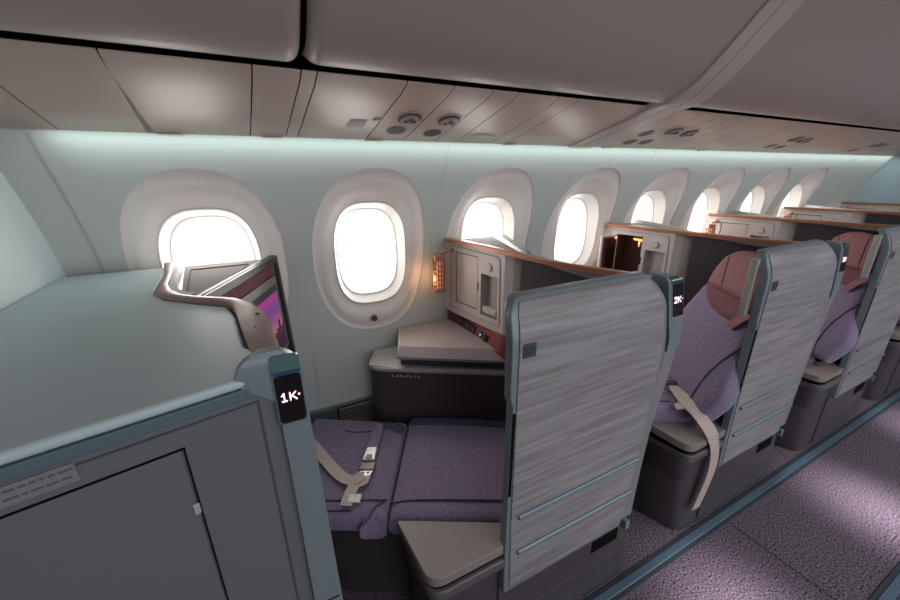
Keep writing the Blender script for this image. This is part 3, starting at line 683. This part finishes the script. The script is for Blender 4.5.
    # partition behind the seat head with copper trim
    pl_ = [(.872, 1.122), (.885, 1.03), (.900, .94), (.925, .865), (.958, .79), (.985, .72), (1.0, .66)]
    a = MB(); a.grid([[(x+o, y+o*.3, z) for o, z in ((0, .30), (0, 1.196), (.03, 1.196), (.03, .30))] for x, y in pl_]); n_ = len(a.v)
    a.f += [(0, 1, 2, 3), (n_-4, n_-3, n_-2, n_-1)]
    a.build('head_partition', MPRT, t_)
    a = MB(); sh_ = [(.885, 1.03), (.893, .94), (.910, .865), (.938, .79), (.965, .72), (.982, .66)]
    a.grid([[(x+.01, y, 1.192-.006*i), (x-.002*i, y, 1.192-.006*i), (x-.002*i, y, 1.193), (x+.02, y, 1.194)] for i, (x, y) in enumerate(sh_)]); a.build('partition_ledge', mat('ledge_grey', (112, 112, 116), .5), t_)
    tp = [(.770, 1.605), (.783, 1.55), (.795, 1.49), (.812, 1.40), (.829, 1.30), (.845, 1.20), (.858, 1.126), (.872, 1.03), (.886, .94), (.908, .865), (.938, .79), (.964, .72), (.980, .66)]
    a = MB(); a.grid([[(x-.003, y, 1.194), (x-.004, y, 1.209), (x+.000, y, 1.212), (x+.024, y+.004, 1.212), (x+.028, y+.004, 1.209), (x+.028, y+.004, 1.194)] for x, y in tp])
    a.f += [tuple(range(6)), tuple(range(len(a.v)-6, len(a.v)))[::-1]]
    a.build('copper_trim', MCOP, t_, ang=50)
    return t_
cab = make_cabinet()
cabl = ['cream cabinet with a closed storage door beside the second window, behind the flat bed', 'cream cabinet with its storage door hanging open and dark lit inside', 'cream cabinet with a copper rim, third from the camera', 'cream cabinet fourth from the camera, under the last windows', 'furthest cream cabinet, low against the blue end bulkhead']
cab['label'] = cabl[0]
cabs = [cab]+[dup(cab, P*k, cabl[k], skip=('storage_door',) if k == 1 else ()) for k in (1, 2, 3, 4)]
# the open door of the second cabinet
c1 = cabs[1]; c1['_o'] = tuple(Vector(cab['_o'])+Vector((P, 0, 0)))
def F1(t_, o, z): return F(t_, o, z)+Vector((P, 0, 0))
hd = math.radians(62); 
def DF(x, dep, z):   # door frame: x from the hinge outward
    return F1(.084-x*math.cos(hd)*.55, x*math.sin(hd)+.004, z)+Vector((0, 0, 0))+cd*dep
a = MB(); a.box((0, 0, .914), (.125, .012, 1.153), DF); od = a.build('storage_door', MCRM, c1, bev=.002, label='cream storage door, hanging open')
a = MB(); a.box((.012, .012, .925), (.113, .014, 1.143), DF); a.build('vanity_mirror', MMIR, od)
a = MB(); a.tube([F1(.16, -.06, 1.13), F1(.235, -.05, 1.128)], .006); hk = a.build('hook', mat('interior_lamp', (255, 180, 110), emit=(255, 150, 70), es=2.0), c1)
a = MB(); a.tube([F1(.20, -.05, 1.125), F1(.20, -.05, 1.09)], .006); a.build('hook_drop', MCRM, hk)
lp_ = bpy.data.lights.new('cabinet_inner_lamp', 'POINT'); lp_.energy = .12; lp_.color = (1, .6, .35); lp_.shadow_soft_size = .01
o = bpy.data.objects.new('cabinet_inner_lamp', lp_); C.objects.link(o); o.location = F1(.2, -.045, 1.118)

# reading lamps on the cabinets
def make_lamp():
    c = F(.045, .072, 0)
    t_ = thing('reading_lamp', '', 'lamp', (c.x, c.y, .97), 'copper reading lamps')
    a = MB(); a.tube([(c.x, c.y, .985), (c.x, c.y, 1.125)], .019, n=16); a.build('diffuser', MLMP, t_)
    a = MB()
    for z in (.968, .972, .976):
        pass
    a.tube([(c.x, c.y, .965), (c.x, c.y, .985)], .027, n=24); a.build('lower_cup', MLMC, t_, bev=.002)
    a = MB(); a.tube([(c.x, c.y, 1.118), (c.x, c.y, 1.145)], .027, n=24); a.build('upper_cup', MLMC, t_, bev=.002)
    a = MB()
    for k in range(12):
        an = 2*math.pi*k/12; p = Vector((c.x+.0255*math.cos(an), c.y+.0255*math.sin(an), 0)); a.tube([p+Vector((0, 0, .984)), p+Vector((0, 0, 1.12))], .0042, n=6)
    for z in (1.005, 1.027, 1.049, 1.071, 1.093):
        rg = [(c.x+.0255*math.cos(2*math.pi*k/24), c.y+.0255*math.sin(2*math.pi*k/24), z) for k in range(25)]; a.tube(rg, .004, n=6, cap=False)
    a.build('lattice_shade', MLMC, t_)
    a = MB(); w_ = F(.055, 0, 1.158); a.tube([(c.x, c.y, 1.143), (c.x+.01, c.y, 1.156), tuple(w_)], .0065, n=10); a.disc(w_, cn, .012, .006); a.build('arm', MLMC, t_)
    return t_
lamp = make_lamp()
lampl = ['copper lattice reading lamp glowing beside the second window', 'copper reading lamp on the cabinet with the open door', 'copper reading lamp on the third cabinet', 'copper reading lamp on the fourth cabinet', 'furthest copper reading lamp, by the end bulkhead']
lamp['label'] = lampl[0]
for k in (2, 3, 4): dup(lamp, P*k, lampl[k])
for k in (0, 2, 3, 4):
    l_ = bpy.data.lights.new('reading_lamp_glow', 'POINT'); l_.energy = .27; l_.color = (1, .5, .2); l_.shadow_soft_size = .02
    o = bpy.data.objects.new('reading_lamp_glow', l_); C.objects.link(o); o.location = F(.045, .072, 1.20)+Vector((P*k-.006, 0, -.17))+cn*.034

# ------------------------------------------------------------------ side consoles
def make_console():
    t_ = thing('side_console', '', 'console', (.6, 1.35, 0), 'side consoles by the windows')
    lowp = arc_poly([(.395, 1.595), (.333, 1.475), (.348, 1.425), (.47, 1.350), (.845, 1.118), (.875, 1.135), (.86, 1.585)], [0, .02, .04, .05, 0, 0, 0])
    bp_ = [(lerp(x, .62, .02), lerp(y, 1.4, .02)) for x, y in lowp]
    a = MB(); a.prism(bp_, .02, .690); bd = a.build('console_body', MPUR, t_, smooth=True)
    a = MB(); a.prism(lowp, .690, .7035); a.build('lower_shelf', MRIM, t_, bev=.004)
    a = MB(); a.prism([(.462, 1.405), (.845, 1.165), (.845, 1.59), (.525, 1.59)], .7036, .752); a.build('plinth', MPUR, t_)
    a = MB(); front = [(.440, 1.388), (.836, 1.140)]
    tb = [(.440, 1.388), (.850, 1.128), (.86, 1.20), (.80, 1.60), (.520, 1.60)]; tt = [(.462, 1.418), (.835, 1.185), (.855, 1.22), (.795, 1.60), (.528, 1.60)]
    a.prism(tb, .742, .754); a.prism(tb, .754, .787, top=tt); a.build('desk_top', MDSK, t_, smooth=False)
    a = MB(); a.tube([(.442, 1.388, .757), (.461, 1.418, .787), (.527, 1.60, .787)], .0045, n=8); a.tube([(.445, 1.40, .757), (.462, 1.418, .787)], .0045); a.build('desk_edge', MRIM, t_)
    # front face details
    f0 = Vector((.358, 1.424, 0)); f1 = Vector((.847, 1.128, 0)); fd = (Vector((.845, 1.118, 0))-Vector((.348, 1.425, 0))).normalized(); f0 = Vector((.362, 1.423, 0)); fn = Vector((fd.y, -fd.x, 0))
    def H(t2, o, z): return f0+fd*t2+fn*o+Vector((0, 0, z))
    a = MB(); a.box((.045, -.002, .66), (.205, .0045, .682), H); ip = a.build('control_strip', MDRK, t_)
    for k in range(7):
        a = MB(); x = .060+k*.019
        a.box((x, .0045, .667), (x+.010, .0055, .670), H); a.box((x+(.007 if k % 2 else 0), .0045, .670), (x+(.010 if k % 2 else .003), .0055, .677), H); a.build('seat_icon', MWHT, ip, smooth=False)
    a = MB(); a.box((.105, -.004, .10), (.1075, .0035, .658), H); a.build('seam_line', MPIP, t_)
    return t_
con = make_console()
conl = ['plum side console with a mauve desk top beside the flat bed', 'side console in the second suite, mostly hidden by the suite wall', 'side console in the third suite', 'side console in the fourth suite']
con['label'] = conl[0]
for k in (1, 2, 3): dup(con, P*k, conl[k])

# ------------------------------------------------------------------ seats
O = Vector((.34, 1.113, 0)); sd_ = Vector((.880, -.475, 0)); sn_ = Vector((.475, .880, 0))
def S(s_, w_, z): return O+sd_*s_+sn_*w_+Vector((0, 0, z))
def cushion(fn, nrm, th, nu=22, nv=22, p=9, q=3.0, puff=0):
    """fn(u,v) -> point on the underside mid plane, u,v in [-1,1]"""
    a = MB(); T = []; Bt = []
    def wv_(k, n): 
        x = -1+2*k/n; return math.sin(math.pi/2*math.sin(math.pi/2*x))
    for i in range(nu+1):
        r1 = []; r2 = []
        for j in range(nv+1):
            u, v_ = wv_(i, nu), wv_(j, nv)
            h = (max(0, 1-abs(u)**p)*max(0, 1-abs(v_)**p))**(1/q); pf = puff*(1-u*u)*(1-v_*v_)
            b_ = Vector(fn(u, v_)); r1.append(b_+nrm*(th/2*h+pf)); r2.append(b_-nrm*(th/2*h))
        T.append(r1); Bt.append(r2)
    a.grid(T); a.grid(Bt); return a
Zv = Vector((0, 0, 1))
def piping(par, pts, r=.0028, m=None, nm='piping'):
    # smooth the path
    q = [Vector(p) for p in pts]
    for _ in range(2):
        n_ = [q[0]]
        for a0, b0 in zip(q, q[1:]): n_ += [a0.lerp(b0, .25), a0.lerp(b0, .75)]
        q = n_+[q[-1]]
    a = MB(); a.tube(q, r, n=6); return a.build(nm, m or MPIP, par)
def base_box(t_, flat):
    # armrest cap, rim and base at the aisle side
    cap = arc_poly([(.228, .826), (.243, .610), (.475, .610), (.53, .662)], [.012, .045, .02, .012])
    b1 = arc_poly([(.240, .822), (.252, .624), (.40, .624), (1.0, .632), (1.0, .90), (.30, .90)], [0, .045, 0, 0, 0, 0])
    b0 = arc_poly([(.280, .822), (.352, .634), (.45, .634), (1.0, .634), (1.0, .90), (.33, .90)], [0, .045, 0, 0, 0, 0])
    bm_ = arc_poly([(.262, .822), (.305, .634), (.42, .634), (1.0, .634), (1.0, .90), (.31, .90)], [0, .045, 0, 0, 0, 0])
    a = MB(); a.prism(cap, .488, .520); a.build('armrest_cap', MCAP, t_, bev=.011, seg=4)
    rim = [(x, y) for x, y in arc_poly([(.238, .822), (.245, .606), (.48, .606), (.545, .665)], [0, .045, .02, 0])]
    a = MB(); a.prism(rim, .435, .470); a.build('base_rim', MBS2, t_, bev=.008)
    a = MB(); a.prism([(lerp(x, .4, .04), lerp(y, .75, .06)) for x, y in cap], .462, .492); a.build('cap_seat', MBLK, t_)
    a = MB(); a.prism(bm_, .30, .44, top=b1); a.prism(b0, .012, .301, top=bm_); a.build('seat_base', MBAS, t_, ang=50)
    a = MB(); a.box((.352, .652, .0), (.39, .69, .014)); a.build('foot_fitting', mat('foot_fitting', (110, 100, 60), .5) if flat else bpy.data.materials['foot_fitting'], t_)
# flat bed
bed = thing('flat_bed_seat', 'seat folded flat into a purple bed, behind the nearest suite wall', 'seat', (.4, 1.1, 0), 'purple business seats')
def quad(p00, p10, p11, p01):
    def f_(u, v_):
        a_, b_ = (u+1)/2, (v_+1)/2
        return (Vector(p00)*(1-a_)+Vector(p10)*a_)*(1-b_)+(Vector(p01)*(1-a_)+Vector(p11)*a_)*b_
    return f_
zt = .43
def P3(x, y, z): return Vector((x, y, z))
a = cushion(quad(P3(.217, .885, zt), P3(.60, .676, zt), P3(.92, 1.055, zt), P3(.462, 1.335, zt)), Zv, .085, p=22, q=3.2, puff=.006)
mc = a.build('mattress_cushion', MFAB, bed, ang=60)
piping(mc, [P3(.243, .935, .470), P3(.30, .915, .477), P3(.47, .824, .480), P3(.62, .745, .478)])
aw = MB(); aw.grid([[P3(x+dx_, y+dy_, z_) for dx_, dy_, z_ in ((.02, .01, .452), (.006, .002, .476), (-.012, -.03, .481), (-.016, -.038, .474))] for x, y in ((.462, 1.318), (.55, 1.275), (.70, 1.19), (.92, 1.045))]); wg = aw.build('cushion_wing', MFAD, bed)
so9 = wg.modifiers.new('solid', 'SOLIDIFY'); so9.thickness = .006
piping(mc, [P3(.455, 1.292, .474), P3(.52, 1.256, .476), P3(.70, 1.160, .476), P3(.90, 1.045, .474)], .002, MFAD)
a = cushion(quad(S(-.445, -.25, zt), S(-.006, -.255, zt), S(-.004, .235, zt), S(-.43, .262, zt)), Zv, .075, p=22, q=3.2, puff=.004)
lc = a.build('leg_cushion', MFAB, bed, ang=60)
zp = .4705
piping(lc, [P3(.02, 1.065, zp), P3(.095, 1.023, zp), P3(.165, .990, zp), P3(.236, .955, zp)])
piping(lc, [P3(.236, .955, zp), P3(.19, .945, zp+.001), P3(.165, .915, zp-.006), P3(.13, .905, zp-.012)], .0022)
piping(lc, [P3(.035, 1.01, zp), P3(.075, .99, zp), P3(.12, .968, zp)], .003)
piping(lc, [P3(.186, 1.385, zp), P3(.20, 1.36, zp), P3(.25, 1.335, zp), P3(.30, 1.318, zp)], .0022)
a = MB(); a.grid([[P3(.17, .955, .470), P3(.20, .950, .474), P3(.232, .950, .466)], [P3(.15, .925, .462), P3(.185, .922, .468), P3(.228, .925, .455)], [P3(.125, .905, .44), P3(.165, .898, .448), P3(.214, .892, .430)], [P3(.125, .900, .41), P3(.17, .885, .405), P3(.213, .876, .395)]]); fl = a.build('side_flap', MFAB, bed)
so = fl.modifiers.new('solid', 'SOLIDIFY'); so.thickness = .006
ss_ = fl.modifiers.new('sub', 'SUBSURF'); ss_.levels = 2; ss_.render_levels = 2
# rolled head of the belt pocket
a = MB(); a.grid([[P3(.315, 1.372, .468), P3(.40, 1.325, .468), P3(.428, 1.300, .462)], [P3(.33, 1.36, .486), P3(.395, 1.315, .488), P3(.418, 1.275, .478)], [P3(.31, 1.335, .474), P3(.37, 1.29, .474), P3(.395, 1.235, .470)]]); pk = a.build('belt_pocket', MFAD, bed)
so = pk.modifiers.new('solid', 'SOLIDIFY'); so.thickness = .006
ss_ = pk.modifiers.new('sub', 'SUBSURF'); ss_.levels = 2; ss_.render_levels = 2
a = MB(); a.prism([(.20, .915), (.55, .74), (.80, .74), (.80, 1.05), (.45, 1.30), (.10, 1.50), (-.06, 1.45), (-.10, 1.18)], .36, .400); a.build('bed_pan', MPRT, bed)
a = MB(); a.prism([(.13, 1.02), (.25, .96), (.55, .80), (.75, .85), (.75, 1.05), (.45, 1.29), (.14, 1.44), (.02, 1.30), (-.02, 1.12)], .005, .36); a.build('bed_plinth', MPRT, bed, bev=.01)
base_box(bed, True)

# belt lying on the flat bed
bl = thing('seat_belt', 'buckled beige seat belt lying across the flat bed', 'seat belt', (.2, 1.15, .47), 'seat belts')
def ribpts(pts, wds): return [(p, w_) for p, w_ in zip(pts, wds)]
def rib(par, pts, wid, nm, m, wd=None, th=.002):
    q = [Vector(p) for p in pts]
    for _ in range(2):
        n_ = [q[0]]
        for a0, b0 in zip(q, q[1:]): n_ += [a0.lerp(b0, .25), a0.lerp(b0, .75)]
        q = n_+[q[-1]]
    out = []
    for i, p in enumerate(q):
        d = (q[min(i+1, len(q)-1)]-q[max(i-1, 0)]).normalized(); w_ = d.cross(Zv)
        if wd is not None: w_ = Vector(wd[0]).lerp(Vector(wd[1]), i/(len(q)-1))
        out.append((p, w_))
    a = MB(); a.ribbon(out, wid, th); return a.build(nm, m, par)
zb = .478
rib(bl, [P3(.005, 1.52, zb), P3(.045, 1.36, zb+.006), P3(.085, 1.215, zb+.008), P3(.118, 1.115, zb+.004), P3(.150, 1.070, zb+.008), P3(.190, 1.078, zb+.012)], .042, 'long_strap', MBLT)
rib(bl, [P3(.158, 1.060, zb+.006), P3(.137, 1.030, zb+.010), P3(.108, .985, zb+.002)], .040, 'loose_end', MBLT)
a = MB(); a.add([(.128, 1.015, zb+.0125), (.166, 1.005, zb+.006), (.152, .975, zb+.003), (.117, .992, zb+.0095)], [(0, 1, 2, 3)]); a.build('loose_end_tag', MBLE, bl, smooth=False)
bdir = Vector((.275-.195, 1.235-1.075, 0)).normalized(); bside = Vector((bdir.y, -bdir.x, 0)); bo = Vector((.222, 1.130, zb))
def BK(x, y, z): return bo+bside*x+bdir*y+Vector((0, 0, z))
bk = MB(); pts = arc_poly([(-.024, .005), (.024, .005), (.021, .075), (-.021, .075)], .008)
bk.extr([BK(x, y, .004) for x, y in pts], (0, 0, .016)); bb = bk.build('buckle_body', MCHR, bl, bev=.004)
a = MB(); pts = arc_poly([(-.014, .010), (.014, .010), (.010, .032), (-.010, .032)], .005); a.extr([BK(x, y, .0205) for x, y in pts], (0, 0, .001)); a.build('buckle_emblem', MCHD, bb)
a = MB(); a.box((-.027, -.035, .003), (.027, .004, .012), BK); a.build('buckle_bar', MCHD, bb, bev=.002)
a = MB(); pts = arc_poly([(-.026, -.036), (.026, -.036), (.016, -.062), (-.016, -.062)], .006); a.extr([BK(x, y, .003) for x, y in pts], (0, 0, .006)); tg = a.build('buckle_tongue', MCHR, bl, bev=.002)
for s_ in (-1, 1):
    a = MB(); a.extr([BK(s_*.004, -.044, .0092), BK(s_*.016, -.042, .0092), BK(s_*.008, -.055, .0092)], (0, 0, .0008)); a.build('tongue_slot', MPIP, tg)
rib(bl, [BK(0, .070, .006), BK(0.002, .11, .010), BK(.004, .15, .012), P3(.318, 1.330, zb+.010)], .040, 'belt_sleeve', MFAB, th=.006)
rib(bl, [BK(0, -.055, .006), BK(0, -.085, .008), P3(.172, 1.058, zb+.006)], .040, 'short_strap', MBLT)
a = MB(); a.box((-.022, .074, .005), (.022, .084, .011), BK); a.build('adjuster_fold', MBLT, bl)

# upright seats
def make_upright():
    t_ = thing('upright_seat', '', 'seat', (.5, 1.0, 0), 'purple business seats')
    a = cushion(quad(S(-.38, -.335, .54), S(.24, -.335, .54), S(.25, .20, .54), S(-.38, .22, .54)), Zv, .09, p=16, q=3, puff=.006); pan = a.build('seat_cushion', MFAB, t_, ang=60)
    piping(pan, [S(-.37, -.285, .584), S(-.1, -.285, .588), S(.17, -.285, .586)])
    # back: plane leaning towards the partition
    bz0, bz1 = .575, 1.02; bs0, bs1 = .205, .452
    nb = Vector((sd_.x*-(bz1-bz0), sd_.y*-(bz1-bz0), (bs1-bs0))).normalized()
    def back(u, v_):
        k = (u+1)/2; z = lerp(bz0, bz1, k); s_ = lerp(bs0, bs1, k)
        wl = .115-.045*k; wr = interp([(0, -.395), (.25, -.42), (.55, -.35), (1, -.272)], k); w_ = lerp(wr, wl, (v_+1)/2)
        return S(s_, w_, z)-nb*.04
    a = cushion(back, nb, .09, p=14, q=3, nu=30, nv=24); bk_ = a.build('back_cushion', MFAB, t_, ang=60)
    def onback(w_, z, o=.006):
        k = (z-bz0)/(bz1-bz0); return S(lerp(bs0, bs1, k), w_, z)+nb*o
    piping(bk_, [onback(-.335, .86, .0), onback(-.315, .80), onback(-.30, .72), onback(-.315, .64), onback(-.33, .58)], .003)
    # maroon leather upper back with a curved lower edge
    a = MB(); rows = []
    for i in range(13):
        f_ = i/12; w_ = lerp(.045, -.262, f_)
        zl = interp([(0, 1.0), (.15, .955), (.35, .922), (.6, .908), (1, .905)], f_)
        rows.append([onback(w_, lerp(zl, 1.03, j/3), .0075 if j else .004) for j in range(4)])
    a.grid(rows); up = a.build('upper_back_leather', MLED, t_)
    so_ = up.modifiers.new('solid', 'SOLIDIFY'); so_.thickness = .006
    # headrest with winged left side
    hz0, hz1 = 1.00, 1.175
    def head(u, v_):
        k = (u+1)/2; f_ = (v_+1)/2
        zt_ = interp([(0, 1.15), (.25, 1.178), (.5, 1.186), (.72, 1.176), (.88, 1.14), (1, 1.05)], f_); zb_ = interp([(0, 1.0), (.8, 1.0), (1, 1.015)], f_)
        z = lerp(zb_, zt_, k); w_ = lerp(-.262, .035, f_)
        return S(lerp(.435, .495, (z-1.0)/.18), w_, z)-nb*.012
    a = cushion(head, nb, .07, p=12, q=2.6, nu=24, nv=28, puff=.006); hr = a.build('headrest', MLEA, t_, ang=60)
    for w0_, w1_ in ((-.080, -.020), (-.215, -.175)):
        pts = []
        for i in range(9):
            u = -.93+1.86*i/8; v_ = ((lerp(w0_, w1_, i/8)+.262)/.297)*2-1
            h = (max(0, 1-abs(u)**12)*max(0, 1-abs(v_)**12))**(1/2.6); pts.append(Vector(head(u, v_))+nb*(.035*h+.006*(1-u*u)*(1-v_*v_)))
        piping(hr, pts, .0025)
    rib(t_, [onback(-.235, .895, .010), onback(-.255, .93, .016), onback(-.285, .965, .020)], .045, 'leather_tab', MLEA, wd=((sn_), (sn_)), th=.006)
    base_box(t_, False)
    a = MB(); a.prism([(.13, 1.02), (.30, .92), (.65, .72), (.80, .80), (.75, 1.05), (.45, 1.29), (.14, 1.44), (.02, 1.30)], .005, .50); a.build('seat_plinth', MPRT, t_)
    return t_
s1 = make_upright(); s1.location.x += P
upl = ['nearest upright purple seat with mauve leather headrest, belt hanging over its side', 'second upright purple seat, behind the second suite wall', 'third upright purple seat, its base just visible at the right edge']
s1['label'] = upl[0]
dup(s1, P, upl[1]); dup(s1, 2*P, upl[2])

# belt of the nearest upright seat, hanging over the base
b2 = thing('seat_belt', 'loose beige seat belt hanging over the armrest of the nearest upright seat', 'seat belt', (1.5, .7, .2), 'seat belts')
q = [P3(1.50, .815, .622), P3(1.447, .755, .622), P3(1.418, .697, .614), P3(1.411, .652, .598), P3(1.418, .620, .568), P3(1.428, .600, .53), P3(1.455, .597, .483), P3(1.480, .597, .40), P3(1.486, .600, .32), P3(1.472, .603, .24), P3(1.452, .606, .155)]
tw = [Vector((.7, -.72, 0)), Vector((.7, -.7, .2)), Vector((.75, -.65, .1)), Vector((.85, -.5, 0)), Vector((.9, -.3, .05)), Vector((1, -.1, .05)), Vector((1, 0, .05)), Vector((1, 0, .05)), Vector((1, 0, 0)), Vector((1, 0, -.1)), Vector((1, 0, -.1))]
qq = q; ww = tw
for _ in range(2):
    nq, nw = [qq[0]], [ww[0]]
    for i in range(len(qq)-1):
        nq += [qq[i].lerp(qq[i+1], .25), qq[i].lerp(qq[i+1], .75)]; nw += [ww[i].lerp(ww[i+1], .25), ww[i].lerp(ww[i+1], .75)]
    qq, ww = nq+[qq[-1]], nw+[ww[-1]]
a = MB(); a.ribbon(list(zip(qq, ww)), .056); a.build('hanging_strap', MBLT, b2)
rib(b2, [P3(1.50, .81, .612), P3(1.46, .755, .618), P3(1.41, .715, .612), P3(1.385, .735, .600)], .040, 'folded_strap', MBLT)
bo2 = Vector((1.500, .838, .612)); bd2 = Vector((.45, .89, 0)).normalized(); bs2 = Vector((bd2.y, -bd2.x, 0))
def BK2(x, y, z): return bo2+bs2*x+bd2*y+Vector((0, 0, z))
a = MB(); pts = arc_poly([(-.024, -.02), (.024, -.02), (.021, .05), (-.021, .05)], .008); a.extr([BK2(x, y, .004) for x, y in pts], (0, 0, .018)); bb = a.build('buckle_body', MCHD, b2, bev=.003)
a = MB(); a.box((-.018, .0, .023), (.018, .012, .027), BK2); a.box((-.018, .025, .023), (.018, .032, .026), BK2); a.build('buckle_bar', MCHR, bb, bev=.001)
